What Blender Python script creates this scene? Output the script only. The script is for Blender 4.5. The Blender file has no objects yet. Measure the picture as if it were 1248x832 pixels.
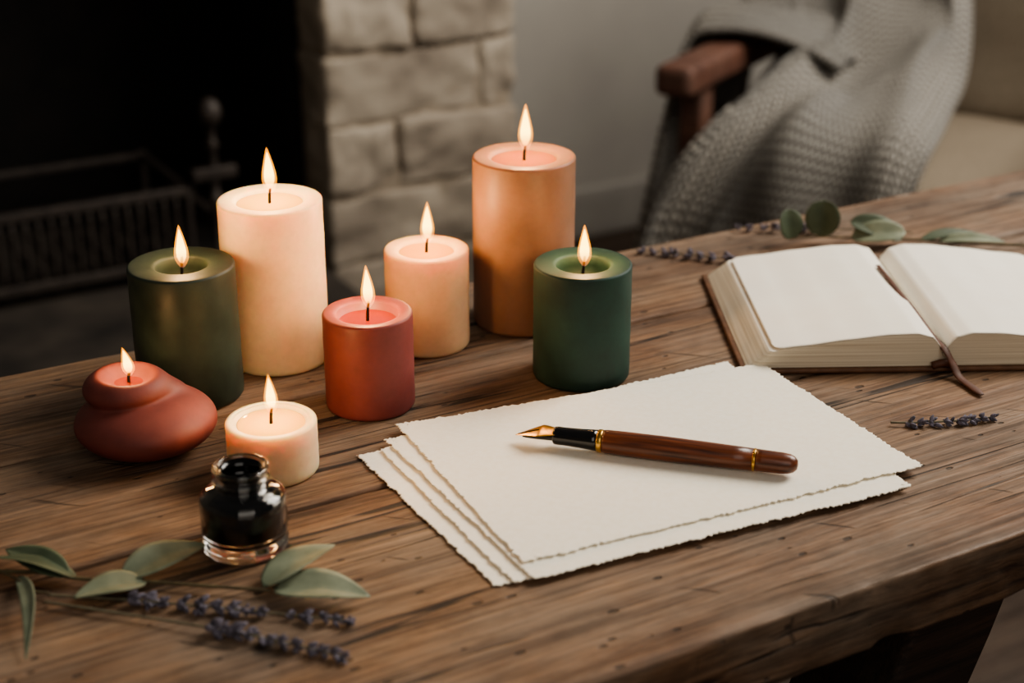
import bpy, bmesh, math, random
from mathutils import Vector, Matrix, noise
random.seed(7)
T=0.75
C30=math.cos(math.radians(30)); S30=0.5
def W(X,Y,z=0.0): return (X*C30+Y*S30, -X*S30+Y*C30, z)
def col(h,a=1.0):
    h=h.lstrip('#'); o=[]
    for i in (0,2,4):
        c=int(h[i:i+2],16)/255
        o.append(c/12.92 if c<=0.04045 else ((c+0.055)/1.055)**2.4)
    return (o[0],o[1],o[2],a)
SC=bpy.context.scene
# ------------------------------------------------------------ materials
def newmat(name):
    m=bpy.data.materials.new(name); m.use_nodes=True
    nt=m.node_tree; b=nt.nodes['Principled BSDF']
    return m,nt,b
def N(nt,t,**k):
    n=nt.nodes.new(t)
    for a,v in k.items(): setattr(n,a,v)
    return n
def ramp(nt,stops,interp='LINEAR'):
    r=N(nt,'ShaderNodeValToRGB'); r.color_ramp.interpolation=interp
    e=r.color_ramp.elements
    while len(e)<len(stops): e.new(0.5)
    for i,(p,c) in enumerate(stops):
        e[i].position=p; e[i].color=c if len(c)==4 else (*c,1)
    return r
def coords(nt,scale=(1,1,1),kind='Object',rot=(.37,.51,.23),pre=None):
    tc=N(nt,'ShaderNodeTexCoord'); src=tc.outputs[kind]
    if pre:
        m0=N(nt,'ShaderNodeMapping'); m0.inputs['Rotation'].default_value=pre; nt.links.new(src,m0.inputs[0]); src=m0.outputs[0]
    mp=N(nt,'ShaderNodeMapping')
    mp.inputs['Scale'].default_value=scale; mp.inputs['Rotation'].default_value=rot
    nt.links.new(src,mp.inputs[0]); return mp
def noi(nt,mp,scale,detail=4,rough=.5,dist=0):
    n=N(nt,'ShaderNodeTexNoise'); n.inputs['Scale'].default_value=scale
    n.inputs['Detail'].default_value=detail; n.inputs['Roughness'].default_value=rough
    n.inputs['Distortion'].default_value=dist
    nt.links.new(mp.outputs[0],n.inputs['Vector']); return n
def mixc(nt,a,b,fac,mode='MIX'):
    m=N(nt,'ShaderNodeMix',data_type='RGBA',blend_type=mode)
    for sock,v in ((m.inputs[0],fac),(m.inputs[6],a),(m.inputs[7],b)):
        if hasattr(v,'links'): nt.links.new(v,sock)
        else: sock.default_value=v
    return m.outputs[2]
def mth(nt,op,a,b_=None,c=None,clamp=False):
    n=N(nt,'ShaderNodeMath',operation=op); n.use_clamp=clamp
    for i,v in enumerate((a,b_,c)):
        if v is None: continue
        if hasattr(v,'links'): nt.links.new(v,n.inputs[i])
        else: n.inputs[i].default_value=v
    return n.outputs[0]
def addbump(nt,b,h,strength,dist):
    bp=N(nt,'ShaderNodeBump'); bp.inputs['Strength'].default_value=strength; bp.inputs['Distance'].default_value=dist
    nt.links.new(h,bp.inputs['Height']); nt.links.new(bp.outputs[0],b.inputs['Normal']); return bp
def mat_simple(name,c1,c2,scale=20,rough=.6,bump=.2,bd=.001,metal=0,sss=0,sssr=.01,detail=5,coat=0,stretch=(1,1,1),rad=(1,.45,.2),spec=.5):
    m,nt,b=newmat(name); mp=coords(nt,stretch)
    n=noi(nt,mp,scale,detail)
    r=ramp(nt,[(.3,col(c1)),(.7,col(c2))]); nt.links.new(n.outputs[0],r.inputs[0])
    nt.links.new(r.outputs[0],b.inputs['Base Color'])
    b.inputs['Roughness'].default_value=rough; b.inputs['Metallic'].default_value=metal
    b.inputs['Specular IOR Level'].default_value=spec
    if sss:
        b.inputs['Subsurface Weight'].default_value=sss
        b.inputs['Subsurface Radius'].default_value=rad
        b.inputs['Subsurface Scale'].default_value=sssr
    if coat: b.inputs['Coat Weight'].default_value=coat
    if bump: addbump(nt,b,n.outputs[0],bump,bd)
    return m
def mat_wood(name,dark,mid,light,grey,rough=.62,k=1.0,bump=.5,wear=1.0):
    m,nt,b=newmat(name); L=nt.links.new
    n1=noi(nt,coords(nt,(1.0*k,20*k,20*k)),1.0,8,.62,.1)
    r1=ramp(nt,[(.28,col(dark)),(.5,col(mid)),(.72,col(light))]); L(n1.outputs[0],r1.inputs[0]); c=r1.outputs[0]
    nw=noi(nt,coords(nt,(.6*k,4.0*k,4.0*k)),1.0,3,.5,.1)
    ph=mth(nt,'MULTIPLY',nw.outputs[0],55.0)
    sx=N(nt,'ShaderNodeSeparateXYZ'); L(coords(nt,(1,1,1),'Object',(0,0,0)).outputs[0],sx.inputs[0])
    ph=mth(nt,'ADD',ph,mth(nt,'MULTIPLY',sx.outputs[1],620.0*k))
    ph=mth(nt,'ADD',ph,mth(nt,'MULTIPLY',sx.outputs[2],400.0*k))
    g=mth(nt,'MULTIPLY_ADD',mth(nt,'SINE',ph),.5,.5)
    rg=ramp(nt,[(0,(.52,.49,.47)),(.35,(.9,.89,.88)),(1,(1.0,1.0,1.0))]); L(g,rg.inputs[0])
    ng=noi(nt,coords(nt,(3,7,7)),1.0,3); rgm=ramp(nt,[(.38,(.1,.1,.1)),(.65,(.85,.85,.85))]); L(ng.outputs[0],rgm.inputs[0])
    c=mixc(nt,c,rg.outputs[0],rgm.outputs[0],'MULTIPLY')
    n2=noi(nt,coords(nt,(8*k,230*k,170*k)),1.0,4,.62,.05)
    r2=ramp(nt,[(.37,(.46,.43,.41)),(.5,(.88,.87,.86)),(.65,(1.18,1.16,1.13))]); L(n2.outputs[0],r2.inputs[0])
    c=mixc(nt,c,r2.outputs[0],.75,'MULTIPLY')
    n2b=noi(nt,coords(nt,(34*k,640*k,500*k)),1.0,3,.6)
    r2b=ramp(nt,[(.40,(.45,.42,.40)),(.54,(1.06,1.06,1.06))]); L(n2b.outputs[0],r2b.inputs[0])
    c=mixc(nt,c,r2b.outputs[0],.6,'MULTIPLY')
    n3=noi(nt,coords(nt,(5,9,9)),1.3,7,.68)
    r3=ramp(nt,[(.38,(0,0,0)),(.62,(.6,.6,.6))]); L(n3.outputs[0],r3.inputs[0])
    c=mixc(nt,c,mixc(nt,col(grey),r2.outputs[0],.7,'MULTIPLY'),r3.outputs[0])
    n8=noi(nt,coords(nt,(7,11,11),'Object',(1.1,.3,.7)),1.2,8,.7)
    r8=ramp(nt,[(.34,(.58,.55,.52)),(.50,(1,1,1)),(.68,(1.1,1.08,1.06))]); L(n8.outputs[0],r8.inputs[0])
    c=mixc(nt,c,r8.outputs[0],.8*wear,'MULTIPLY')
    n4=noi(nt,coords(nt,(.7*k,19*k,18*k)),1.0,4,.55,.05)
    ridge=mth(nt,'ABSOLUTE',mth(nt,'SUBTRACT',n4.outputs[0],.5))
    cr=ramp(nt,[(.0,(1,1,1)),(.005,(1,1,1)),(.009,(0,0,0))]); L(ridge,cr.inputs[0])
    nm=noi(nt,coords(nt,(4.5,9,9)),1.0,3); mk=ramp(nt,[(.51,(0,0,0)),(.55,(1,1,1))]); L(nm.outputs[0],mk.inputs[0])
    crack=mth(nt,'MULTIPLY',cr.outputs[0],mk.outputs[0])
    n6=noi(nt,coords(nt,(14,170,20),'Object',(.37,.51,.23),(0,0,.75)),1.0,2,.5,.3)
    sc=ramp(nt,[(.70,(0,0,0)),(.73,(1,1,1))]); L(n6.outputs[0],sc.inputs[0])
    v5=N(nt,'ShaderNodeTexVoronoi'); v5.inputs['Scale'].default_value=1.0; L(coords(nt,(6,13,13)).outputs[0],v5.inputs['Vector'])
    nd=noi(nt,coords(nt,(30,60,60)),1.0,4)
    ad=mth(nt,'MULTIPLY_ADD',nd.outputs[0],.2,v5.outputs['Distance'])
    r5=ramp(nt,[(.18,(1,1,1)),(.22,(.4,.4,.4)),(.30,(0,0,0))]); L(ad,r5.inputs[0])
    v7=N(nt,'ShaderNodeTexVoronoi'); v7.inputs['Scale'].default_value=1.0; L(coords(nt,(38,80,80)).outputs[0],v7.inputs['Vector'])
    ad7=mth(nt,'MULTIPLY_ADD',nd.outputs[0],.35,v7.outputs['Distance'])
    r7=ramp(nt,[(.25,(1,1,1)),(.29,(0,0,0))]); L(ad7,r7.inputs[0])
    dk=mth(nt,'MAXIMUM',mth(nt,'MAXIMUM',crack,mth(nt,'MULTIPLY',sc.outputs[0],.6)),mth(nt,'MAXIMUM',r5.outputs[0],mth(nt,'MULTIPLY',r7.outputs[0],.8)),clamp=True)
    dk=mth(nt,'MULTIPLY',dk,wear)
    c=mixc(nt,c,(.014,.010,.008,1),mth(nt,'MULTIPLY',dk,.88))
    L(c,b.inputs['Base Color'])
    rr=ramp(nt,[(.3,(min(1,rough+.2),)*3),(.7,(rough-.10,)*3)]); L(n2.outputs[0],rr.inputs[0]); L(rr.outputs[0],b.inputs['Roughness'])
    b.inputs['Specular IOR Level'].default_value=.42
    h=mth(nt,'MULTIPLY_ADD',n2.outputs[0],.7,mth(nt,'MULTIPLY',n1.outputs[0],.15))
    h=mth(nt,'MULTIPLY_ADD',g,.10,h)
    h=mth(nt,'MULTIPLY_ADD',n2b.outputs[0],.35,h)
    h=mth(nt,'MULTIPLY_ADD',n8.outputs[0],.2,h)
    h=mth(nt,'MULTIPLY_ADD',dk,-1.0,h)
    addbump(nt,b,h,bump,.0018)
    return m
M={}
M['table']=mat_wood('weathered_wood','#523b2b','#806047','#a08163','#8a7a6a',.64,1,.8)
M['leg']=mat_wood('dark_leg_wood','#1d130d','#352419','#463122','#3d3026',.7,1,.4,.3)
M['chairwood']=mat_wood('dark_red_wood','#40261c','#6b4638','#835b48','#6d554a',.6,1.0,.2,.2)
M['penwood']=mat_simple('walnut_wood','#37190d','#824628',26,.36,.08,.0002,coat=.15,detail=8,stretch=(1,16,16))
def wax(name,c1,c2,sss=.6,r=.012,rough=.5,rad=(1,.45,.2)):
    m,nt,b=newmat(name); L=nt.links.new
    n=noi(nt,coords(nt),28,7,.6); n2=noi(nt,coords(nt),170,4,.6)
    r1=ramp(nt,[(.32,col(c1)),(.68,col(c2))]); L(n.outputs[0],r1.inputs[0])
    r2=ramp(nt,[(.3,(.90,.90,.90)),(.6,(1,1,1))]); L(n2.outputs[0],r2.inputs[0])
    L(mixc(nt,r1.outputs[0],r2.outputs[0],.7,'MULTIPLY'),b.inputs['Base Color'])
    rr=ramp(nt,[(.35,(rough-.06,)*3),(.65,(min(1,rough+.08),)*3)]); L(n.outputs[0],rr.inputs[0]); L(rr.outputs[0],b.inputs['Roughness'])
    b.inputs['Subsurface Weight'].default_value=sss; b.inputs['Subsurface Radius'].default_value=rad; b.inputs['Subsurface Scale'].default_value=r
    b.inputs['Specular IOR Level'].default_value=.42
    addbump(nt,b,mth(nt,'MULTIPLY_ADD',n2.outputs[0],.35,mth(nt,'MULTIPLY',n.outputs[0],.6)),.24,.0011); return m
M['cream']=wax('cream_wax','#eac39a','#f1cea6',.9,.022,rad=(1,.5,.24))
M['peach']=wax('peach_wax','#d9ac86','#e2b68f',.85,.017,rad=(1,.5,.24))
M['orange']=wax('terracotta_wax','#8c6852','#9e765f',.6,.011)
M['red']=wax('dusty_red_wax','#793c39','#8d4b47',.5,.007)
M['brick']=wax('brick_red_wax','#68322c','#804239',.3,.004,.6)
M['green']=wax('dark_green_wax','#18211b','#2f3b31',.12,.003,.54,(.6,1,.4))
M['green2']=wax('forest_green_wax','#182e27','#2b473c',.12,.003,.56,(.5,1,.6))
def liquid(name,c):
    m,nt,b=newmat(name); n=noi(nt,coords(nt),60,2); r=ramp(nt,[(.3,col(c)),(.7,col(c))]); nt.links.new(n.outputs[0],r.inputs[0])
    nt.links.new(r.outputs[0],b.inputs['Base Color']); b.inputs['Roughness'].default_value=.06
    b.inputs['Subsurface Weight'].default_value=.4; b.inputs['Subsurface Scale'].default_value=.005; b.inputs['Coat Weight'].default_value=.5
    return m
for k,c in (('cream','#eab25c'),('peach','#d8974c'),('orange','#a85f30'),('red','#862c1e'),('brick','#7d3220'),('green','#0a0d09'),('green2','#0b1813')):
    M['liq_'+k]=liquid('melted_'+k,c)
M['wick']=mat_simple('charred_wick','#0c0a08','#1d1612',200,.9,.3)
def flame_mat(name,stops,strength):
    m=bpy.data.materials.new(name); m.use_nodes=True; nt=m.node_tree; nt.nodes.clear()
    out=N(nt,'ShaderNodeOutputMaterial'); em=N(nt,'ShaderNodeEmission'); tr=N(nt,'ShaderNodeBsdfTransparent'); ad=N(nt,'ShaderNodeAddShader')
    tc=N(nt,'ShaderNodeTexCoord'); sx=N(nt,'ShaderNodeSeparateXYZ'); nt.links.new(tc.outputs['Generated'],sx.inputs[0])
    r=ramp(nt,stops); nt.links.new(sx.outputs[2],r.inputs[0]); nt.links.new(r.outputs[0],em.inputs[0]); em.inputs[1].default_value=strength
    nt.links.new(em.outputs[0],ad.inputs[0]); nt.links.new(tr.outputs[0],ad.inputs[1]); nt.links.new(ad.outputs[0],out.inputs[0]); return m
M['flame_o']=flame_mat('flame_outer',[(0,(.05,.04,.06,1)),(.10,(.4,.10,.01,1)),(.4,(1,.36,.012,1)),(1,(1,.32,.008,1))],1.0)
M['flame_i']=flame_mat('flame_inner',[(0,(.12,.03,.005,1)),(.15,(.6,.2,.02,1)),(.40,(1,.78,.18,1)),(.75,(1,.70,.12,1)),(1,(1,.44,.03,1))],2.4)
M['paper']=mat_simple('handmade_paper','#f7eedb','#fbf4e5',260,.9,.28,.0004,0,0,.01,3)
M['page']=mat_simple('book_page','#f6eedf','#f9f3e6',30,.85,.05,.0003)
def mat_pageedge():
    m,nt,b=newmat('page_edges'); mp=coords(nt,(6,6,1600),'Object',(0,0,0)); n=noi(nt,mp,1.0,3)
    r=ramp(nt,[(.32,col('#c3b298')),(.6,col('#e6dac3'))]); nt.links.new(n.outputs[0],r.inputs[0]); nt.links.new(r.outputs[0],b.inputs['Base Color'])
    b.inputs['Roughness'].default_value=.9; addbump(nt,b,n.outputs[0],.3,.0004); return m
M['pageedge']=mat_pageedge()
M['leather']=mat_simple('brown_leather','#573a28','#78543a',90,.6,.4,.0006)
M['strap']=mat_simple('dark_brown_leather_strap','#4a2c1e','#683f2c',120,.6,.3,.0004)
M['black']=mat_simple('black_resin','#0a0909','#121111',30,.18,.0,coat=.5)
M['gold']=mat_simple('polished_gold','#c4964a','#dcb066',80,.28,.03,.0002,metal=1)
M['ink']=mat_simple('dark_ink','#060404','#0c0806',30,.12,0)
def mat_glass():
    m,nt,b=newmat('clear_glass'); n=noi(nt,coords(nt),15,2); r=ramp(nt,[(.3,col('#dcd8d2')),(.7,col('#e2ded9'))]); nt.links.new(n.outputs[0],r.inputs[0])
    nt.links.new(r.outputs[0],b.inputs['Base Color']); b.inputs['Transmission Weight'].default_value=1; b.inputs['Roughness'].default_value=.02; b.inputs['IOR'].default_value=1.48; return m
M['glass']=mat_glass()
M['leaf']=mat_simple('eucalyptus_leaf','#5f6853','#92977f',40,.65,.3,.0006)
M['leafdark']=mat_simple('dark_eucalyptus_leaf','#39442f','#57614a',40,.65,.3,.0006)
M['stem']=mat_simple('brown_green_stem','#4a3f2c','#6d6144',120,.8,.2)
M['lavstem']=mat_simple('dry_lavender_stem','#5a5443','#7c745e',120,.8,.2)
M['lav']=mat_simple('lavender_bud','#403d44','#7f7986',260,.95,.5,.0006)
M['stone']=mat_simple('rough_limestone','#7d7266','#b4a898',9,.95,.9,.010,detail=12)
M['mortar']=mat_simple('mortar','#8a7e6f','#9f9281',40,.95,.8,.003)
M['soot']=mat_simple('sooty_brick','#0b0908','#1a1512',14,.95,.6,.004)
M['ash']=mat_simple('ashy_hearth_stone','#1f1a16','#453d35',9,.95,.6,.004)
M['iron']=mat_simple('black_iron','#332d2a','#4a423c',50,.55,.3,.0005,metal=.2)
M['wall']=mat_simple('painted_plaster','#a09b94','#a9a49c',6,.9,.2,.001)
M['trim']=mat_simple('painted_trim','#9b968f','#a8a39b',10,.6,.1)
M['cushion']=mat_simple('beige_linen','#746858','#847868',160,.95,.5,.001)
M['floor']=mat_wood('floor_wood','#2c2019','#453529','#57463a','#4e4238',.7,.6,.3,.4)
def mat_knit():
    m,nt,b=newmat('chunky_grey_knit')
    uv=N(nt,'ShaderNodeUVMap'); sx=N(nt,'ShaderNodeSeparateXYZ'); nt.links.new(uv.outputs[0],sx.inputs[0])
    q=lambda *a: mth(nt,*a)
    P=.0165
    u=q('DIVIDE',sx.outputs[0],P); fr=q('FRACT',u)
    tri=q('ABSOLUTE',q('SUBTRACT',fr,.5))
    v=q('ADD',q('DIVIDE',sx.outputs[1],P*.8),q('MULTIPLY',tri,1.3))
    rows=q('ABSOLUTE',q('SINE',q('MULTIPLY',v,math.pi)))
    cols=q('ABSOLUTE',q('SINE',q('MULTIPLY',u,math.pi*2)))
    h=q('MULTIPLY',rows,q('ADD',q('MULTIPLY',cols,.7),.3))
    n=noi(nt,coords(nt),90,4)
    h2=q('ADD',h,q('MULTIPLY',n.outputs[0],.4))
    r=ramp(nt,[(.15,col('#302d29')),(.5,col('#7b756d')),(1,col('#b9b2a7'))]); nt.links.new(h2,r.inputs[0]); nt.links.new(r.outputs[0],b.inputs['Base Color'])
    b.inputs['Roughness'].default_value=1; b.inputs['Sheen Weight'].default_value=.2
    addbump(nt,b,h2,1.0,.010); return m
M['knit']=mat_knit()
# ------------------------------------------------------------ mesh helpers
def link(o): bpy.context.collection.objects.link(o); return o
def obj(name,verts,faces,mats,parent=None,loc=None,rot=None,smooth=True,midx=None,uvs=None,label=None):
    me=bpy.data.meshes.new(name); me.from_pydata([tuple(v) for v in verts],[],faces)
    for m in (mats if isinstance(mats,(list,tuple)) else [mats]): me.materials.append(m)
    if midx: 
        for p,i in zip(me.polygons,midx): p.material_index=i
    if smooth:
        for p in me.polygons: p.use_smooth=True
    if uvs:
        ul=me.uv_layers.new(name='UVMap')
        for l in me.loops: ul.data[l.index].uv=uvs[l.vertex_index]
    bm=bmesh.new(); bm.from_mesh(me); bmesh.ops.recalc_face_normals(bm,faces=bm.faces); bm.to_mesh(me); bm.free()
    o=link(bpy.data.objects.new(name,me))
    if parent: o.parent=parent
    if loc: o.location=loc
    if rot: o.rotation_euler=rot
    if label: o['label']=label
    return o
def empty(name,loc,rotz=0,label=None,cat=None,group=None):
    e=link(bpy.data.objects.new(name,None)); e.location=loc; e.rotation_euler=(0,0,rotz); e.empty_display_size=.02
    tag(e,label,cat,group); return e
def tag(o,label=None,cat=None,group=None,kind=None):
    if label:o['label']=label
    if cat:o['category']=cat
    if group:o['group']=group
    if kind:o['kind']=kind
    return o
class MB:
    def __init__(s): s.v=[];s.f=[];s.m=[];s.uv=[]
    def add(s,v,f,m=0,mat=None):
        b=len(s.v)
        for p in v: s.v.append(tuple(mat@Vector(p)) if mat else tuple(p))
        for q in f: s.f.append([i+b for i in q]); s.m.append(m)
def revolve(prof,seg=64,wob=0,seed=0):
    v=[];f=[];rings=[]
    for r,z in prof:
        if r<1e-6: rings.append([len(v)]); v.append((0,0,z))
        else:
            b=len(v); rings.append(list(range(b,b+seg)))
            for i in range(seg):
                a=2*math.pi*i/seg
                rr=r*(1+wob*noise.noise(Vector((math.cos(a)*1.5+seed,math.sin(a)*1.5,z*14))))
                v.append((rr*math.cos(a),rr*math.sin(a),z))
    for A,B in zip(rings,rings[1:]):
        for i in range(seg):
            j=(i+1)%seg
            if len(A)==1 and len(B)==1: continue
            if len(A)==1: f.append([A[0],B[i],B[j]])
            elif len(B)==1: f.append([A[i],A[j],B[0]])
            else: f.append([A[i],A[j],B[j],B[i]])
    return v,f
def rbox(c,h,r,n=(4,4,4),amp=0,freq=5,seed=0,efn=None):
    def axis(hh,k):
        a=[-hh,-hh+r*.25,-hh+r*.6,-hh+r]
        m=[-hh+r+(2*hh-2*r)*i/k for i in range(1,k)]
        return a+m+[hh-r,hh-r*.6,hh-r*.25,hh]
    ax=[axis(h[i],n[i]) for i in range(3)]; L=[len(a) for a in ax]
    idx={};v=[];f=[]
    def g(i,j,k):
        t=(i,j,k)
        if t not in idx:
            p=Vector((ax[0][i],ax[1][j],ax[2][k]))
            q=Vector([max(-(h[a]-r),min(h[a]-r,p[a])) for a in range(3)])
            d=p-q
            if d.length>1e-9: d.normalize(); p=q+d*r
            if amp:
                w=Vector(c)+p
                p=p+d*amp*(noise.noise(w*freq+Vector((seed,seed*1.7,0)))+.5*noise.noise(w*freq*2.7+Vector((0,seed,seed)))+.3*noise.noise(w*freq*6.1+Vector((seed,0,seed))))
            p=p+Vector(c)
            if efn: p=efn(p)
            idx[t]=len(v); v.append(tuple(p))
        return idx[t]
    for a in range(3):
        b,cc=[(1,2),(0,2),(0,1)][a]
        for e in (0,L[a]-1):
            for i in range(L[b]-1):
                for j in range(L[cc]-1):
                    def mk(x,y):
                        t=[0,0,0]; t[a]=e; t[b]=x; t[cc]=y; return g(*t)
                    f.append([mk(i,j),mk(i+1,j),mk(i+1,j+1),mk(i,j+1)])
    return v,f
def catmull(pts,t):
    n=len(pts)-1; x=t*n; i=min(int(x),n-1); u=x-i
    P=[Vector(pts[max(0,min(n,k))]) for k in (i-1,i,i+1,i+2)]
    return .5*((2*P[1])+(P[2]-P[0])*u+(2*P[0]-5*P[1]+4*P[2]-P[3])*u*u+(3*P[1]-P[0]-3*P[2]+P[3])*u**3)
def tube(pts,rad,seg=8,n=24,flat=1.0,up=Vector((0,0,1))):
    v=[];f=[]
    for k in range(n+1):
        t=k/n; p=catmull(pts,t); q=catmull(pts,min(1,t+.01))-catmull(pts,max(0,t-.01)); q.normalize()
        a=q.cross(up)
        if a.length<1e-3: a=q.cross(Vector((1,0,0)))
        a.normalize(); b=a.cross(q); r=rad(t) if callable(rad) else rad
        for i in range(seg):
            an=2*math.pi*i/seg; v.append(tuple(p+a*math.cos(an)*r+b*math.sin(an)*r*flat))
    for k in range(n):
        for i in range(seg):
            j=(i+1)%seg; f.append([k*seg+i,k*seg+j,(k+1)*seg+j,(k+1)*seg+i])
    f.append(list(range(seg))[::-1]); f.append([n*seg+i for i in range(seg)])
    return v,f
def grid(nx,ny,fn):
    v=[fn(i/nx,j/ny) for j in range(ny+1) for i in range(nx+1)]
    f=[[j*(nx+1)+i,j*(nx+1)+i+1,(j+1)*(nx+1)+i+1,(j+1)*(nx+1)+i] for j in range(ny) for i in range(nx)]
    return v,f
# ------------------------------------------------------------ room
def structure(name,c,h,mat):
    v=[(c[0]+sx*h[0],c[1]+sy*h[1],c[2]+sz*h[2]) for sx in(-1,1) for sy in(-1,1) for sz in(-1,1)]
    f=[[0,1,3,2],[4,6,7,5],[0,4,5,1],[2,3,7,6],[0,2,6,4],[1,5,7,3]]
    o=obj(name,v,f,mat,smooth=False); tag(o,kind='structure'); return o
structure('floor',(1.5,1.0,-.05),(3.6,3.0,.05),M['floor'])
structure('wall_back',(1.5,3.05,1.3),(3.6,.10,1.3),M['wall'])
structure('wall_left',(-2.15,1.0,1.3),(.05,3.0,1.3),M['wall'])
structure('wall_right',(5.15,1.0,1.3),(.05,3.0,1.3),M['wall'])
v,f=rbox((3.26,2.935,.06),(1.82,.014,.06),.006)
tag(obj('baseboard_back',v,f,M['trim']),kind='structure')
# ------------------------------------------------------------ fireplace
fp=empty('fireplace',(0,0,0),0,'rough limestone fireplace with a dark sooty firebox','fireplace')
mb=MB(); rnd=random.Random(3)
mb.add(*rbox((1.232,2.700,.70),(.184,.246,.70),.01,(2,2,2)),1)
mb.add(*rbox((-.05,2.70,.70),(.13,.235,.70),.01,(2,2,2)),1)
mb.add(*rbox((.6,2.70,1.25),(.5,.235,.15),.01,(2,2,2)),1)
def stones(s0,s1,w0,w1,z0,z1,joints,fine=True):
    H=.127; k=0; z=z0
    while z<z1-.02:
        js=joints[k%len(joints)]; xs=[s0]+[s0+(s1-s0)*j for j in js]+[s1]
        for a,b in zip(xs,xs[1:]):
            sd=rnd.uniform(0,50); tl=rnd.uniform(-.07,.07); bu=rnd.uniform(.001,.006); zc=z+H/2; xc=(a+b)/2
            def ef(p,tl=tl,bu=bu,zc=zc,xc=xc,w0=w0,b=b,a=a,sd=sd):
                if p.y<w0+.05:
                    dx=(p.x-xc)/((b-a)/2); dz=(p.z-zc)/(H/2)
                    p=Vector((p.x,p.y-bu*(1-dx*dx)*(1-dz*dz)*(.6+.8*noise.noise(Vector((p.x*14,p.z*14,sd))))-.005*noise.noise(Vector((p.x*18,p.z*22,sd))),p.z))
                return Vector((p.x,p.y,p.z+tl*(p.x-xc)*.4))
            n=(16,6,10) if fine else (6,3,4)
            mb.add(*rbox((xc,(w0+w1)/2+rnd.uniform(-.006,.006),zc),((b-a)/2-.0032,(w1-w0)/2,H/2-.0038),.008,n,.009,13,sd,ef),0)
        z+=H; k+=1
stones(1.040,1.423,2.447,2.565,-.02,1.40,[[.42],[.78],[],[.36],[.80],[.45]])
stones(-.2,.095,2.45,2.68,0.0,1.40,[[.5],[],[.4]],False)
stones(.10,1.03,2.45,2.68,1.10,1.40,[[.2,.5,.8],[.35,.65]],False)
obj('stone_surround',mb.v,mb.f,[M['stone'],M['mortar']],fp,midx=mb.m)
mb=MB()
mb.add(*rbox((.57,2.925,.6),(.5,.015,.5),.005,(2,2,2)))
mb.add(*rbox((1.035,2.755,.6),(.014,.185,.5),.005,(2,2,2)))
mb.add(*rbox((.105,2.80,.6),(.012,.12,.5),.005,(2,2,2)))
obj('firebox_lining',mb.v,mb.f,M['soot'],fp)
v,f=rbox((.57,2.55,.12),(.455,.385,.125),.012,(12,6,3),.003,6)
obj('hearth',v,f,M['ash'],fp)
fb=empty('fire_basket',(.5,2.5,.248),0,'black iron fire basket with vertical bars standing in the hearth','fire grate')
mb=MB()
mb.add(*rbox((0,0,.155),(.31,.008,.008),.002,(2,1,1)))
mb.add(*rbox((0,0,.03),(.31,.008,.008),.002,(2,1,1)))
mb.add(*rbox((0,.25,.155),(.31,.007,.006),.002,(2,1,1)))
for i in range(29):
    x=-.30+.0214*i; mb.add(*tube([(x,0,.03),(x,0,.09),(x,0,.155)],.0042,6,4))
for i in range(15):
    x=-.30+.0428*i; mb.add(*rbox((x,.125,.03),(.006,.125,.006),.002,(1,1,1)))
for x in(-.3,.3):
    for y in(0,.25): mb.add(*tube([(x,y,0),(x,y,.1),(x,y,.165)],.007,8,4))
    mb.add(*rbox((x,.125,.155),(.006,.125,.006),.002,(1,1,1)))
obj('basket',mb.v,mb.f,M['iron'],fb)
ad=empty('andiron',(.846,2.49,.248),0,'black iron andiron with a ball finial','andiron')
v,f=revolve([(0,0),(.022,0),(.022,.006),(.009,.014),(.008,.12),(.013,.13),(.013,.14),(.008,.146),(.008,.17),(.012,.176),(.008,.183),(.0075,.225),(.013,.232),(.008,.24),(.007,.262),(.014,.268),(.020,.28),(.021,.292),(.016,.305),(.008,.312),(0,.315)],24)
obj('post',v,f,M['iron'],ad)
v,f=rbox((0,.0,.182),(.040,.010,.011),.003,(2,1,1)); obj('cross_plate',v,f,M['iron'],ad)
v,f=rbox((0,.13,.10),(.008,.13,.008),.003,(1,2,1)); obj('log_rail',v,f,M['iron'],ad)
# ------------------------------------------------------------ table
tb=empty('dining_table',(.3,.8,0),0,'rustic weathered wooden plank table with worn edges','table')
mb=MB(); OX,OY=.3,.8
TS0,TS1=-.95,1.5; edges=[.540,.781,.928,1.068]; TH=.044
def N3(x,y,z): return noise.noise(Vector((x,y,z)))
for i,(a,b) in enumerate(zip(edges,edges[1:])):
    def ef(p,a=a,b=b,i=i):
        s=p.x+OX; w=p.y+OY; dy=dz=0
        if i==0 and w<a+.015:
            k=max(0,(a+.015-w)/.015)
            chip=max(0,N3(s*24,p.z*30,7.3)-.30)*.014
            dy+=k*(.0006*N3(s*6,p.z*30,1.3)+.0010*N3(s*60,p.z*80,5.3)+chip)
            dz-=k*k*(.0008*abs(N3(s*30,2.3,w*30))+ (chip*.5 if p.z>T-.01 else 0))
        if i==2 and w>b-.02:
            k=max(0,(w-(b-.02))/.02)
            dy+=k*(.0015*N3(s*9,p.z*40,1.3)+.0012*N3(s*40,3.3,5.3))
        if p.z>T-.004:
            dz+=-.0007*max(0,N3(s*5,w*40,3.3+i))-.0005*abs(N3(s*20,w*90,i+.3))
            e=min(w-a if i else 1,b-w if i<2 else 1)
            if e<.006: dz-=(.006-e)*.5*(.4+abs(N3(s*18,i+.3,4.3)))
        return Vector((p.x,p.y+dy,p.z+dz))
    v,f=rbox(((TS0+TS1)/2-OX,(a+b)/2-OY,T-TH/2),((TS1-TS0)/2,(b-a)/2-.0012,TH/2),.003,(460,28,7),0,5,0,ef)
    mb.add(v,f)
obj('tabletop',mb.v,mb.f,M['table'],tb)
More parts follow.
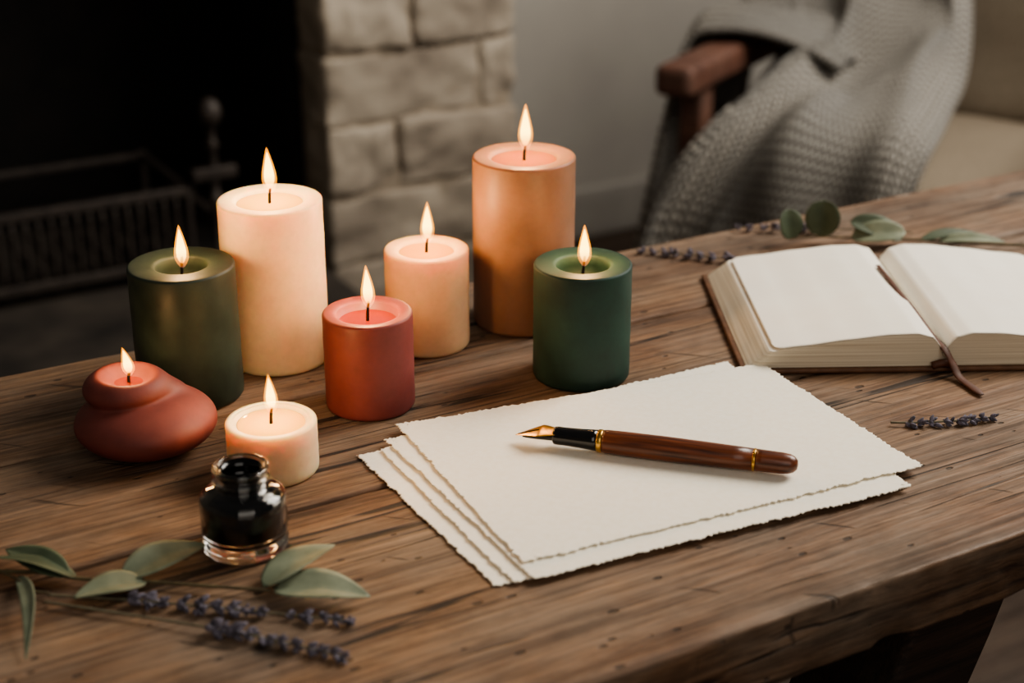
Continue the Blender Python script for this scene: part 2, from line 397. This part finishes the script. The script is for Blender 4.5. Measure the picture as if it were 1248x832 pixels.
def splay(name,s,w,ds,dw):
    v,f=rbox((0,0,0),(.36,.038,.040),.006,(14,2,2),.002,12,s)
    p0=Vector((s-OX,w-OY,T-TH-.002)); p1=Vector((s-OX+ds,w-OY+dw,0)); d=(p1-p0); L=d.length; d.normalize()
    x=d; y=Vector((1,0,0)); y=(y-x*y.dot(x)).normalized(); z=x.cross(y)
    mat=Matrix((( x.x,y.x,z.x,0),(x.y,y.y,z.y,0),(x.z,y.z,z.z,0),(0,0,0,1))); mid=(p0+p1)/2
    v=[tuple(mat@Vector((q[0]*L/.72,q[1],q[2]))+mid) for q in v]
    v=[(q[0],q[1],max(0.0,min(T-TH,q[2]))) for q in v]
    obj(name,v,f,M['leg'],tb)
splay('leg',.69,.63,-.28,0); splay('leg',.69,.98,-.28,0); splay('leg',-.35,.63,.28,0); splay('leg',-.35,.98,.28,0)
for s in(.69,-.35):
    v,f=rbox((s-OX,.805-OY,T-TH-.03),(.045,.20,.03),.005,(2,8,2)); obj('cross_beam',v,f,M['leg'],tb)
# ------------------------------------------------------------ candles
def flame(parent,x,y,z,h,r,lean=(0,0),power=.25,tag_=''):
    prof=[(0,0),(.35,.04),(.68,.12),(.93,.22),(1,.32),(.93,.45),(.76,.58),(.55,.72),(.33,.85),(.15,.95),(0,1)]
    def sh(sc,z0,hh):
        v,f=revolve([(a*r*sc,z0+b*hh) for a,b in prof],20)
        return [(p[0]+x+lean[0]*((p[2])/h)**2,p[1]+y+lean[1]*((p[2])/h)**2,p[2]+z) for p in v],f
    mb=MB(); mb.add(*sh(1.12,0,h),0); mb.add(*sh(.76,h*.10,h*.80),1)
    o=obj('flame',mb.v,mb.f,[M['flame_o'],M['flame_i']],parent,midx=mb.m,label='glowing yellow candle flame')
    li=bpy.data.lights.new('flame_light','POINT'); li.energy=power; li.color=(1,.57,.24); li.shadow_soft_size=.007
    lo=link(bpy.data.objects.new('flame_light',li)); lo.parent=parent; lo.location=(x+lean[0]*.3,y,z+h*.62)
def wick(parent,x,y,z,l):
    v,f=tube([(x,y,z-.004),(x+.0003,y,z+l*.5),(x+.0012,y-.0004,z+l)],lambda t:.0012-.0003*t,8,8)
    obj('wick',v,f,M['wick'],parent)
def candle(X,Y,r,h,mk,label,cat='candle',well=.55,depth=.004,fh=.03,fr=.0042,pw=.25,rim=.0,name='pillar_candle',wob=.006,wl=.011):
    e=empty(name,W(X,Y,T),math.radians(-30),label,cat)
    wr=r*well
    prof=[(0,0),(r*.6,0),(r-.003,0),(r-.0012,.0006),(r-.0002,.0022),(r,.004)]
    n=14
    for i in range(1,n): prof.append((r*(1+.003*math.sin(i*1.3)),.004+(h-.009)*i/n))
    bv=.0019
    for i in range(6):
        a=math.pi/2*i/5; prof.append((r-bv+bv*math.cos(a),h-bv+bv*math.sin(a)))
    prof+=[(r-.005,h-.0001),(wr+.003,h-.0005-rim),(wr+.0012,h-.0010-rim),(wr+.0003,h-.0022-rim)]
    if depth>.008: prof+=[(wr,h-depth*.5),(wr-.0005,h-depth)]
    else: prof+=[(wr-.0012,h-depth)]
    prof+=[(wr*.6,h-depth-.0015),(0,h-depth-.002)]
    v,f=revolve(prof,128,wob,X*30)
    obj('wax_body',v,f,M[mk],e)
    pz=h-depth+ (.0008 if depth<.008 else .001)
    v,f=revolve([(0,pz-.0015),(wr-.0008,pz-.0012),(wr-.0003,pz+.0002),(wr-.001,pz),(wr*.5,pz-.0001),(0,pz)],48)
    obj('wax_pool',v,f,M['liq_'+mk],e,label='glossy melted wax')
    wick(e,0,0,pz,wl)
    flame(e,.001,0,pz+wl*.62,fh,fr,(random.uniform(-.0012,.0012),0),pw)
    return e
candle(-.224,.991,.0362,.0966,'green','dark green pillar candle with a deep burnt well','candle',.48,.018,.031,.0044,.16,rim=.0,wl=.022)
candle(-.1716,1.054,.0372,.1223,'cream','tall cream pillar candle, lit','candle',.64,.004,.034,.0048,.34)
candle(-.063,1.081,.0312,.0758,'peach','small pale peach pillar candle, lit','candle',.66,.004,.032,.0046,.28)
candle(-.0974,.9737,.0305,.0689,'red','dusty coral red pillar candle, lit','candle',.68,.0075,.031,.0043,.25,wl=.014)
candle(.009,1.128,.0388,.1323,'orange','tall muted terracotta pillar candle, lit','candle',.64,.004,.036,.0050,.36)
candle(.0496,1.0247,.0346,.0849,'green2','forest green pillar candle with a deep burnt well','candle',.54,.017,.031,.0044,.16,rim=.0,wl=.021)
candle(-.1507,.8775,.0286,.0347,'cream','low round cream votive candle, lit','candle',.76,.0035,.027,.0039,.18,name='votive_candle')
# sculptural candle
e=empty('sculptural_candle',W(-.2413,.907,T),math.radians(-30),'squat brick red candle shaped like a rounded snail shell, lit','candle')
def ell(x,y,z,c,r):
    a=(x-c[0])/r[0];b=(y-c[1])/r[1];d=(z-c[2])/r[2]; return (math.sqrt(a*a+b*b+d*d)-1)*min(r)
def smin(a,b,k):
    h=max(k-abs(a-b),0)/k; return min(a,b)-h*h*k*.25
def sdf(p):
    x,y,z=p.x,p.y,p.z
    a=ell(x,y,z,(.0050,0,.0198),(.0455,.044,.0205)); b=ell(x,y,z,(-.0060,.003,.0420),(.0280,.0268,.0140)); c=ell(x,y,z,(.0130,.012,.0345),(.018,.015,.0070))
    d=smin(a,smin(b,c,.007),.0018)
    cav=ell(x,y,z,(-.0040,.001,.0585),(.0195,.0180,.0135))
    d=-smin(-d,cav,.003)
    return max(d,-z)
v=[];f=[];c0=Vector((-.003,.002,.0355)); NU,NV=150,130
for j in range(NV+1):
    th=math.pi*j/NV
    for i in range(NU):
        ph=2*math.pi*i/NU; d=Vector((math.sin(th)*math.cos(ph),math.sin(th)*math.sin(ph),math.cos(th)))
        t=.003; st=.0011
        while sdf(c0+d*t)<0 and t<.08: t+=st
        lo,hi=t-st,t
        for _ in range(8):
            m=(lo+hi)/2
            if sdf(c0+d*m)<0: lo=m
            else: hi=m
        v.append(tuple(c0+d*hi))
for j in range(NV):
    for i in range(NU):
        k=(i+1)%NU; f.append([j*NU+i,j*NU+k,(j+1)*NU+k,(j+1)*NU+i])
o=obj('wax_body',v,f,M['brick'],e)
bm=bmesh.new(); bm.from_mesh(o.data); bmesh.ops.remove_doubles(bm,verts=bm.verts,dist=1e-5); bmesh.ops.recalc_face_normals(bm,faces=bm.faces)
for _ in range(2): bmesh.ops.smooth_vert(bm,verts=bm.verts,factor=.4,use_axis_x=True,use_axis_y=True,use_axis_z=True)
for q in bm.verts: q.co.z=max(0,q.co.z)
bm.to_mesh(o.data); bm.free()
v,f=revolve([(0,.0447),(.009,.0449),(.0115,.0471),(.0102,.0466),(0,.0464)],32)
obj('wax_pool',[(p[0]-.0040,p[1]+.001,p[2]) for p in v],f,M['liq_brick'],e,label='glossy melted wax')
wick(e,-.0040,.001,.0463,.007); flame(e,-.0030,.001,.0505,.020,.0036,(-.0030,0),.085)
# ------------------------------------------------------------ ink bottle
e=empty('ink_bottle',W(-.1535,.783,T),0,'small round clear glass ink bottle filled with black ink, uncapped','ink bottle')
r=.0248
prof=[(0,0),(r-.004,0),(r-.0012,.0008),(r-.0002,.0025),(r,.0050),(r-.0004,.0070),(r-.0014,.0082),(r-.0014,.0090),(r-.0004,.0102),(r,.0125),(r,.0308),(r-.0005,.0330),(r-.0018,.0350),(r-.0050,.0368),(.0165,.0380),(.0146,.0390),(.0140,.0402),(.0148,.0412),(.0162,.0422),(.0166,.0440),(.0161,.0454),(.0144,.0462),(.0142,.0474),(.0156,.0484),(.0162,.0499),(.0158,.0515),(.0144,.0521),(.0130,.0514),(.0126,.048),(.0126,.041),(.0146,.0376),(r-.006,.0358),(r-.0020,.032),(r-.0016,.031),(r-.0016,.014),(r-.003,.0098),(0,.0085)]
v,f=revolve(prof,72); obj('glass_bottle',v,f,M['glass'],e,label='clear glass bottle with a ringed neck and thick base')
v,f=revolve([(0,.0086),(r-.0031,.0099),(r-.0017,.0141),(r-.0017,.0309),(r-.0061,.0357),(.0145,.0375),(.0125,.0411),(.0125,.0502),(.0118,.0507),(.0110,.0440),(.0108,.040),(0,.0395)],64); obj('ink',v,f,M['ink'],e,label='black ink')
# ------------------------------------------------------------ paper
def sheet(A,B,C,D,z,seed,label):
    A,B,C,D=[Vector((*p,0)) for p in (A,B,C,D)]
    cx=(A+B+C+D)/4
    def edge(t,k): 
        return .0010*noise.noise(Vector((t*7,seed,k)))+.0010*noise.noise(Vector((t*26,seed,k+9)))+.0018*abs(noise.noise(Vector((t*75,seed,k+19))))+.0016*noise.noise(Vector((t*200,seed,k+29)))
    def fn(u,v):
        eL=edge(v,.3)/.276; eR=edge(v,3.3)/.276; eT=edge(u,6.3)/.185; eB=edge(u,11.3)/.185
        fl=lambda e,t: e*max(0,1-t*12)
        uu=u+fl(eL,u)-fl(eR,1-u); vv=v+fl(eT,v)-fl(eB,1-v)
        p=(A*(1-uu)+B*uu)*(1-vv)+(D*(1-uu)+C*uu)*vv
        ed=min(u,1-u,v*.67,(1-v)*.67)
        zz=.0005*max(0,noise.noise(Vector((u*9,v*9,seed+4.4))))*max(0,1-ed*40)
        p=p-cx; return (p.x,p.y,zz)
    v,f=grid(340,220,fn)
    o=obj('sheet_of_paper',v,f,M['paper'],loc=W(cx.x,cx.y,z),rot=(0,0,math.radians(-30)))
    md=o.modifiers.new('thickness','SOLIDIFY'); md.thickness=.0005; md.offset=0
    tag(o,label,'paper','stack of handmade paper sheets')
sheet((-.1005,.8946),(.155,1.01),(.2455,.852),(-.0095,.7369),T+.0008,1.3,'cream handmade paper sheet with deckled edges, bottom of stack')
sheet((-.0865,.9000),(.1500,1.0250),(.2420,.8500),(.0010,.7380),T+.0025,5.3,'cream handmade paper sheet with deckled edges, second from bottom')
sheet((-.0833,.9104),(.1558,1.0365),(.2462,.8462),(.0117,.7380),T+.0042,2.3,'cream handmade paper sheet with deckled edges, second from top')
sheet((-.0773,.929),(.1803,1.029),(.258,.8698),(.0055,.7533),T+.0059,3.3,'cream handmade paper sheet with deckled edges, top of stack')
# ------------------------------------------------------------ pen
ang=math.atan2(-.044,.1594)
pz=T+.0063+.0081
e=empty('fountain_pen',W(.0030,.9028,pz),ang-math.radians(30),'wooden fountain pen with gold nib and rings lying on paper','pen')
def lathe(name,prof,mat,label=None):
    v,f=revolve([(a*1.2,b) for a,b in prof],40); obj(name,[(p[2],p[1],p[0]) for p in v],f,mat,e,label=label)
lathe('grip',[(0,.0245),(.0040,.0245),(.0048,.0255),(.0050,.0275),(.0049,.032),(.0052,.042),(.0056,.050),(.0058,.0535),(0,.0535)],M['black'],'glossy black grip')
lathe('ring',[(0,.0533),(.0059,.0535),(.0062,.0542),(.0062,.0562),(.0059,.0569),(0,.0571)],M['gold'],'gold ring')
lathe('barrel',[(0,.0569),(.0060,.0569),(.0063,.059),(.0065,.07),(.0066,.095),(.0064,.12),(.0061,.14),(.0059,.1523),(0,.1523)],M['penwood'],'satin walnut wood barrel')
lathe('ring',[(0,.1520),(.0059,.1521),(.00605,.1525),(.00605,.1534),(.0059,.1538),(0,.1540)],M['gold'],'thin gold ring')
lathe('barrel_end',[(0,.1536),(.0059,.1537),(.0058,.158),(.0056,.170),(.0052,.1745),(.0042,.1775),(.0025,.1795),(0,.180)],M['penwood'],'rounded wooden end')
def nibf(u,v):
    x=u*.0275-.001; a=(v-.5)
    w=.0001+.0088*min(1,(u/.62))**.95*(1 if u<.62 else 1-.42*(u-.62)/.38)
    arc=math.pi*.42*a
    return (x,w*math.sin(arc)/.613,-.0030*(1-u)**1.1+w*.35*math.cos(arc)+.0014*u)
v,f=grid(30,14,nibf); o=obj('nib',v,f,M['gold'],e,label='engraved gold nib')
md=o.modifiers.new('t','SOLIDIFY'); md.thickness=.0003
def nz(x):
    p=nibf((x+.001)/.0275,.5); return (x,0,p[2]+.0002)
v,f=tube([nz(.001),nz(.007),nz(.0150)],.00034,6,12); obj('nib_slit',v,f,M['black'],e)
v,f=tube([(.004,0,-.0034),(.012,0,-.0026),(.0255,0,-.0012)],lambda t:.0006+.0022*t,10,10); obj('feed',v,f,M['black'],e,label='black feed')
# ------------------------------------------------------------ book
e=empty('open_notebook',W(.3108,1.029,T),math.radians(2-30),'open blank notebook with cream pages and brown leather cover','book')
PW,PH=.143,.193
def ztop(t):
    pts=[(0,.0165),(.25,.020),(.5,.0245),(.72,.0280),(.86,.0285),(.94,.0255),(.98,.019),(1,.011)]
    for (a,b),(c,d) in zip(pts,pts[1:]):
        if t<=c:
            u=(t-a)/(c-a); u=u*u*(3-2*u)*.35+u*.65; return b+(d-b)*u
    return .011
def block(sgn,name):
    nx,nz_,ny=36,8,10; v=[];f=[];mi=[]
    idx={}
    def g(i,k,j):
        if (i,k,j) not in idx:
            t=i/nx; kk=k/nz_; x=-(PW-.001)+t*(PW-.001); x+=.016*kk*(1-t)**3
            y=.001+(PH-.002)*j/ny
            if i==0: y+=.002*(1 if j==0 else(-1 if j==ny else 0))
            z=.0040+(ztop(t)-.0040)*kk
            idx[(i,k,j)]=len(v); v.append((x*sgn*-1 if sgn>0 else x,y,z))
        return idx[(i,k,j)]
    for i in range(nx):
        for j in range(ny):
            f.append([g(i,nz_,j),g(i+1,nz_,j),g(i+1,nz_,j+1),g(i,nz_,j+1)]);mi.append(0)
            f.append([g(i,0,j),g(i,0,j+1),g(i+1,0,j+1),g(i+1,0,j)]);mi.append(1)
        for k in range(nz_):
            for j in(0,ny):
                f.append([g(i,k,j),g(i+1,k,j),g(i+1,k+1,j),g(i,k+1,j)]);mi.append(1)
    for k in range(nz_):
        for j in range(ny):
            for i in(0,nx):
                f.append([g(i,k,j),g(i,k+1,j),g(i,k+1,j+1),g(i,k,j+1)]);mi.append(1)
    o=obj(name,v,f,[M['page'],M['pageedge']],e,midx=mi,smooth=True,label='thick block of blank cream pages')
    o.modifiers.new('es','EDGE_SPLIT').split_angle=math.radians(40)
    def fn(u,w):
        t=.03+u*.965; x=-(PW-.001)*(1-t)+.016*(1-t)**3; y=.001+w*(PH-.002)
        d=u*(PW*.96); c=.010
        yy=min(y-.001,PH-.001-y)
        if d<c and yy<c:
            lim=c-math.sqrt(max(0,c*c-(c-d)**2)); 
            if yy<lim: y=y+(lim-yy)*(1 if w<.5 else -1)
        z=ztop(t)+.0007+.0012*(1-u)**2
        return (x*(-1 if sgn>0 else 1),y,z)
    v,f=grid(70,60,fn)
    o=obj('page',v,f,M['page'],e,label='blank cream page'); md=o.modifiers.new('t','SOLIDIFY'); md.thickness=.0003
block(-1,'page_block'); block(1,'page_block')
v,f=rbox((0,PH/2,.0020),(PW+.0032,PH/2+.0025,.0017),.0015,(30,20,1))
obj('leather_cover',v,f,M['leather'],e)
v,f=tube([(-.008,-.0015,.005),(0,-.002,.0075),(.008,-.0015,.005)],.003,8,8); obj('spine_band',v,f,M['strap'],e,label='dark leather spine end')
v,f=tube([(-.014,.14,.0300),(-.012,.10,.0288),(-.007,.06,.0240),(-.003,.02,.0190),(.000,-.001,.0175),(.004,-.009,.010),(.007,-.018,.0032),(.0115,-.032,.0020),(.015,-.045,.0018)],lambda t:(.0020+.0018*t) if t<.93 else .0037-.03*(t-.93),8,60,.28)
obj('bookmark_strap',v,f,M['strap'],e,label='dark brown leather bookmark strap')
# ------------------------------------------------------------ botanicals
def leafmesh(L,Wd,curl=.1,fold=.25,rnd_=False):
    def fn(u,v):
        a=v-.5
        prof=math.sin(math.pi*min(1,u**(.75)))**(.8) if not rnd_ else math.sqrt(max(0,1-(2*u-1)**2))
        w=Wd*max(.02,prof); y=a*w
        return (u*L,y,abs(a)*w*fold*2*.5+curl*L*math.sin(math.pi*u)*.5)
    return grid(18,8,fn)
def place_leaf(par,base,tip,Wd,z0,z1,mat,roll=0,rd=False,curl=.12,bend=0):
    b=Vector(W(*base)); t=Vector(W(*tip)); b.z=T+z0; t.z=T+z1
    pl=Vector(par.location); d=t-b; L=d.length; x=d.normalized()
    up=Vector((0,0,1)); y=up.cross(x).normalized(); z=x.cross(y)
    q=Matrix.Rotation(roll,3,x); y=q@y; z=q@z
    v,f=leafmesh(L,Wd,curl,.25,rd)
    out=[]
    for p in v:
        bb=bend*math.sin(math.pi*p[0]/L)
        w=b+x*p[0]+y*(p[1]+bb)+z*p[2]
        w.z=max(w.z,T+.0006)
        out.append(tuple(w-pl))
    o=obj('leaf',out,f,mat,par); md=o.modifiers.new('t','SOLIDIFY'); md.thickness=.0004; return o
def place_tube(par,name,pts,rad,mat,n=40):
    pl=Vector(par.location); P=[tuple(Vector(W(x,y,T+z))-pl) for x,y,z in pts]
    v,f=tube(P,rad,8,n); return obj(name,v,f,mat,par)
e=empty('eucalyptus_sprig',W(-.20,.737,T),0,'eucalyptus sprig with grey-green leaves lying on the table','plant sprig')
place_tube(e,'stem',[(-.312,.751,.002),(-.2854,.749,.003),(-.2573,.746,.004),(-.2375,.740,.004),(-.2005,.737,.004),(-.1635,.732,.004),(-.1315,.728,.004)],lambda t:.0014-.0006*t,M['stem'])
place_leaf(e,(-.2153,.7402),(-.174,.7722),.024,.004,.007,M['leaf'],.15)
place_leaf(e,(-.1357,.7305),(-.100,.7656),.025,.004,.010,M['leaf'],-.1)
place_leaf(e,(-.1300,.7295),(-.0762,.7187),.026,.004,.006,M['leaf'],.1)
place_leaf(e,(-.2005,.7363),(-.2369,.7202),.023,.004,.004,M['leaf'],0)
place_leaf(e,(-.2398,.740),(-.2920,.7555),.016,.004,.008,M['leafdark'],.3)
place_leaf(e,(-.2450,.742),(-.2880,.770),.018,.004,.005,M['leafdark'],-.2)
place_leaf(e,(-.2737,.744),(-.2470,.6655),.009,.003,.002,M['leaf'],.5,bend=.008)
place_tube(e,'twig',[(-.2854,.749,.003),(-.27,.735,.006),(-.262,.728,.004),(-.2517,.727,.003)],.0007,M['stem'],16)
def lavender(label,pts,spike,seed,nb=60,bs=.0026,spread=.0035):
    rn=random.Random(seed)
    c=pts[len(pts)//2]; e=empty('lavender_sprig',W(c[0],c[1],T),0,label,'plant sprig')
    place_tube(e,'stem',pts,lambda t:.0008-.0003*t,M['lavstem'])
    pl=Vector(e.location); mb=MB()
    P=[Vector(W(x,y,T+z))-pl for x,y,z in pts]
    bm=bmesh.new(); bmesh.ops.create_icosphere(bm,subdivisions=2,radius=1); iv=[tuple(v.co) for v in bm.verts]; iff=[[v.index for v in f.verts] for f in bm.faces]; bm.free()
    wh=max(3,nb//14)
    for k in range(wh):
        t=spike[0]+(spike[1]-spike[0])*min(1,max(0,(k+rn.uniform(-.25,.25))/(wh-1)))
        p=catmull(P,t); d=(catmull(P,min(1,t+.01))-catmull(P,max(0,t-.01))).normalized()
        a=d.cross(Vector((0,0,1))).normalized(); b=a.cross(d)
        tp=(1-.35*k/wh)*rn.uniform(.75,1.2)
        for q in range(rn.randint(9,14)):
            an=rn.uniform(0,2*math.pi); out=(a*math.cos(an)+b*math.sin(an))
            x=(d*rn.uniform(.4,1.1)+out*rn.uniform(.3,.9)).normalized(); y=x.cross(Vector((.1,.2,1))).normalized(); z=x.cross(y)
            s=bs*tp*rn.uniform(.55,1.12); cc=p+out*spread*tp*rn.uniform(.3,1.05)+d*rn.uniform(-.0024,.0024)
            cc.z=max(cc.z,.0014)
            m=Matrix(((x.x*s*1.35,y.x*s*.58,z.x*s*.58,cc.x),(x.y*s*1.35,y.y*s*.58,z.y*s*.58,cc.y),(x.z*s*1.35,y.z*s*.58,z.z*s*.58,cc.z),(0,0,0,1)))
            mb.add([tuple((v[0],v[1]*(1.1-.35*v[0]),v[2]*(1.1-.35*v[0]))) for v in iv],iff,0,m)
    mb.v=[(p[0],p[1],max(p[2],.0004)) for p in mb.v]
    obj('flower_spike',mb.v,mb.f,M['lav'],e)
lavender('dried lavender sprig with dusty purple buds beside the ink bottle',[(-.2517,.725,.003),(-.2016,.7185,.0035),(-.145,.7095,.0035),(-.0863,.6998,.003)],(.33,1),1,200,.0025,.0041)
lavender('dried lavender sprig with dusty purple buds below eucalyptus leaves',[(-.2517,.718,.003),(-.2016,.705,.003),(-.1565,.692,.0035),(-.12,.680,.0035),(-.0853,.667,.003)],(.5,1),2,170,.0025,.0041)
lavender('small dried lavender sprig lying alone on the table',[(.2536,.9402,.002),(.27,.938,.003),(.298,.940,.0035),(.3251,.947,.003)],(.3,1),3,120,.0023,.0035)
lavender('dried lavender sprig near the table edge behind the notebook',[(.215,1.252,.003),(.1936,1.253,.0035),(.155,1.265,.004),(.112,1.279,.003)],(.2,1),4,160,.0029,.0043)
lavender('dried lavender sprig behind the open notebook',[(.36,1.328,.003),(.31,1.332,.004),(.26,1.335,.005),(.205,1.338,.004)],(.5,1),5,120,.0029,.0043)
e=empty('eucalyptus_sprig',W(.34,1.306,T),0,'eucalyptus sprig with round leaves behind the open notebook','plant sprig')
place_tube(e,'stem',[(.47,1.290,.003),(.4,1.296,.004),(.3553,1.302,.005),(.3052,1.306,.005),(.27,1.308,.006),(.245,1.301,.006)],lambda t:.0014-.0006*t,M['stem'])
place_leaf(e,(.246,1.302),(.242,1.309),.026,.005,.031,M['leafdark'],0,True,.05)
place_leaf(e,(.274,1.308),(.2755,1.316),.031,.006,.037,M['leafdark'],0,True,.05)
place_leaf(e,(.300,1.305),(.345,1.294),.026,.006,.014,M['leaf'],.5,True)
place_leaf(e,(.345,1.303),(.300,1.314),.024,.006,.018,M['leafdark'],-.6,True)
place_leaf(e,(.375,1.299),(.43,1.284),.014,.005,.009,M['leaf'],.3)
place_leaf(e,(.36,1.301),(.41,1.311),.012,.005,.009,M['leafdark'],.3)
# ------------------------------------------------------------ armchair
ch=empty('armchair',W(.272,2.50,0),math.radians(-60),'wooden armchair with beige cushions and dark reddish frame','chair')
def part(name,c,h,r,mat,n=(4,4,4),amp=0,freq=5,efn=None,label=None):
    v,f=rbox(c,h,r,n,amp,freq,1.0,efn); return obj(name,v,f,M[mat],ch,label=label)
for x in(0,.64):
    part('armrest',(x,.29,.612),(.033,.32,.026),.014,'chairwood',(4,14,3),efn=lambda p,x=x:Vector((p.x,p.y,p.z-.03*max(0,p.y-.2))))
    part('front_leg',(x,.075,.29),(.020,.026,.30),.006,'chairwood',(3,3,10))
    part('back_leg',(x,.60,.30),(.020,.024,.30),.006,'chairwood',(3,3,10))
    part('side_rail',(x,.33,.30),(.016,.26,.03),.005,'chairwood')
part('front_rail',(.32,.075,.30),(.32,.016,.03),.005,'chairwood')
part('back_frame',(.32,.68,.62),(.30,.018,.36),.008,'chairwood',efn=lambda p:Vector((p.x,p.y+.18*(p.z-.45),p.z)))
part('seat_cushion',(.32,.31,.40),(.27,.28,.065),.045,'cushion',(14,14,4),.006,6,lambda p:Vector((p.x,p.y,p.z+.012*(1-((p.x-.32)/.28)**2)*(1 if p.z>.4 else 0))))
part('back_cushion',(.32,.58,.70),(.27,.065,.25),.05,'cushion',(14,4,14),.006,6,lambda p:Vector((p.x,p.y+.18*(p.z-.45),p.z)))
# throw blanket
path=[(.80,.60),(.79,.80),(.76,.965),(.68,.985),(.60,.90),(.53,.78),(.45,.68),(.32,.60),(.14,.56),(.0,.53),(-.05,.42),(-.065,.24)]
V=[];F=[];UV=[]
nx,ny=150,170
P1=[(0,a,b) for a,b in path]
def sst(a,b,x):
    x=min(1,max(0,(x-a)/(b-a))); return x*x*(3-2*x)
def fn1(u,v):
    p=catmull(P1,v); q=catmull(P1,min(1,v+.01))-catmull(P1,max(0,v-.01)); q.normalize()
    n=Vector((0,-abs(q.z),abs(q.y)))
    k=sst(.45,.68,v); k2=sst(.78,.98,v)
    xl=.0*(1-k)+.060*k-.10*k2; xr=.34+.06*k-.03*k2+.018*math.sin(v*9)+.02*noise.noise(Vector((v*6,.3,2.2)))
    x=xl+(xr-xl)*u
    # soft irregular bunching: warped, domain-distorted folds
    wx=.35*noise.noise(Vector((u*1.6,v*3.2,5.1))); wy=.25*noise.noise(Vector((u*2.1,v*2.6,9.7)))
    ph=(u+wx)*(3.0-.9*v)+1.3*v*v
    f1=(.5+.5*math.sin(2*math.pi*ph))
    ph2=1.6*(u+wy)-3.0*(v+wx*.4)
    f2=(.5+.5*math.sin(2*math.pi*ph2))
    n3=.5+.5*noise.noise(Vector((u*3.2,v*5.0,31.7)))
    d=.040*f1*(.45+.8*n3)+.036*f2*(.35+.65*sst(.35,.6,v))*(.4+.8*(1-n3))+.010*noise.noise(Vector((u*6,v*9,3.3)))+.004
    d=max(.002,d)
    ed=min(u,1-u); d=d*(.35+.65*sst(0,.10,ed))
    x+=.016*math.cos(2*math.pi*ph)*sst(0,.15,u)*sst(0,.15,1-u)
    P=p+n*d
    return (x,P.y,P.z)
g,f=grid(nx,ny,fn1); V+=g; F+=f; UV+=[(i/nx*.56,j/ny*1.35) for j in range(ny+1) for i in range(nx+1)]
prof2=[(.20,.60),(.15,.622),(.09,.640),(.04,.650),(0,.652),(-.045,.638),(-.068,.55),(-.09,.42),(-.12,.26),(-.14,.12)]
def fn2(u,v):
    p=catmull([(a,0,b) for a,b in prof2],v)
    out=Vector((p.x*2.0 if p.x<0 else 0,0,.6 if abs(p.x)<.08 else .15)).normalized()
    ph=u*2.4+.9*math.sin(v*3+u)+.9*noise.noise(Vector((u*2,v*2,8.3)))
    d=.026*(.5+.5*math.sin(2*math.pi*ph))*(.4+.8*v)*sst(0,.12,u)+.010*noise.noise(Vector((u*5,v*5,6.3)))*sst(0,.1,u)+.004
    y=.205+.41*u-.08*v*(1-u)+.015*math.sin(v*7)
    lift=.34*max(0,u-.42)**1.2*(1-v)
    return (p.x+out.x*d,y,p.z+out.z*d+lift)
b=len(V); g,f=grid(80,100,fn2); V+=g; F+=[[i+b for i in q] for q in f]; UV+=[(j/100*.95,2+i/80*.45) for j in range(101) for i in range(81)]
o=obj('throw_blanket',V,F,M['knit'],loc=ch.location,rot=(0,0,math.radians(-60)),uvs=UV)
md=o.modifiers.new('t','SOLIDIFY'); md.thickness=.010; md.offset=1
tag(o,'chunky grey knitted throw draped over an armchair','blanket')
# ------------------------------------------------------------ lights
def area(name,loc,target,size,power,color):
    l=bpy.data.lights.new(name,'AREA'); l.shape='RECTANGLE'; l.size=size[0]; l.size_y=size[1]; l.energy=power; l.color=color
    o=link(bpy.data.objects.new(name,l)); o.location=loc
    o.rotation_euler=(Vector(target)-Vector(loc)).to_track_quat('-Z','Y').to_euler(); return o
area('window_light',W(1.4,1.70,2.2),W(.24,.95,.75),(1.1,1.1),44,(1,.94,.84))
area('back_wall_fill',(2.9,1.2,2.3),(1.7,2.9,.8),(1.2,1.2),40,(1,.94,.86))  # added fill lamp, lifts the back wall and armchair
area('soft_front_fill',W(.5,-1.0,1.9),W(.25,1.6,.6),(1.6,1.4),12,(1,.93,.84))  # added weak fill from the camera side, brightens front-facing surfaces
w=bpy.data.worlds.new('World'); SC.world=w; w.use_nodes=True
w.node_tree.nodes['Background'].inputs[0].default_value=(.88,.87,.86,1); w.node_tree.nodes['Background'].inputs[1].default_value=.10
SC.view_settings.look='AgX - Medium High Contrast'
# ------------------------------------------------------------ camera
cd=bpy.data.cameras.new('Camera'); cd.sensor_width=36; cd.lens=1900/1248*36; cd.clip_start=.02
cd.dof.use_dof=True; cd.dof.focus_distance=1.03; cd.dof.aperture_fstop=4.8
co=link(bpy.data.objects.new('Camera',cd)); co.location=(0,0,T+.46); co.rotation_euler=(math.radians(67),0,math.radians(-30))
SC.camera=co
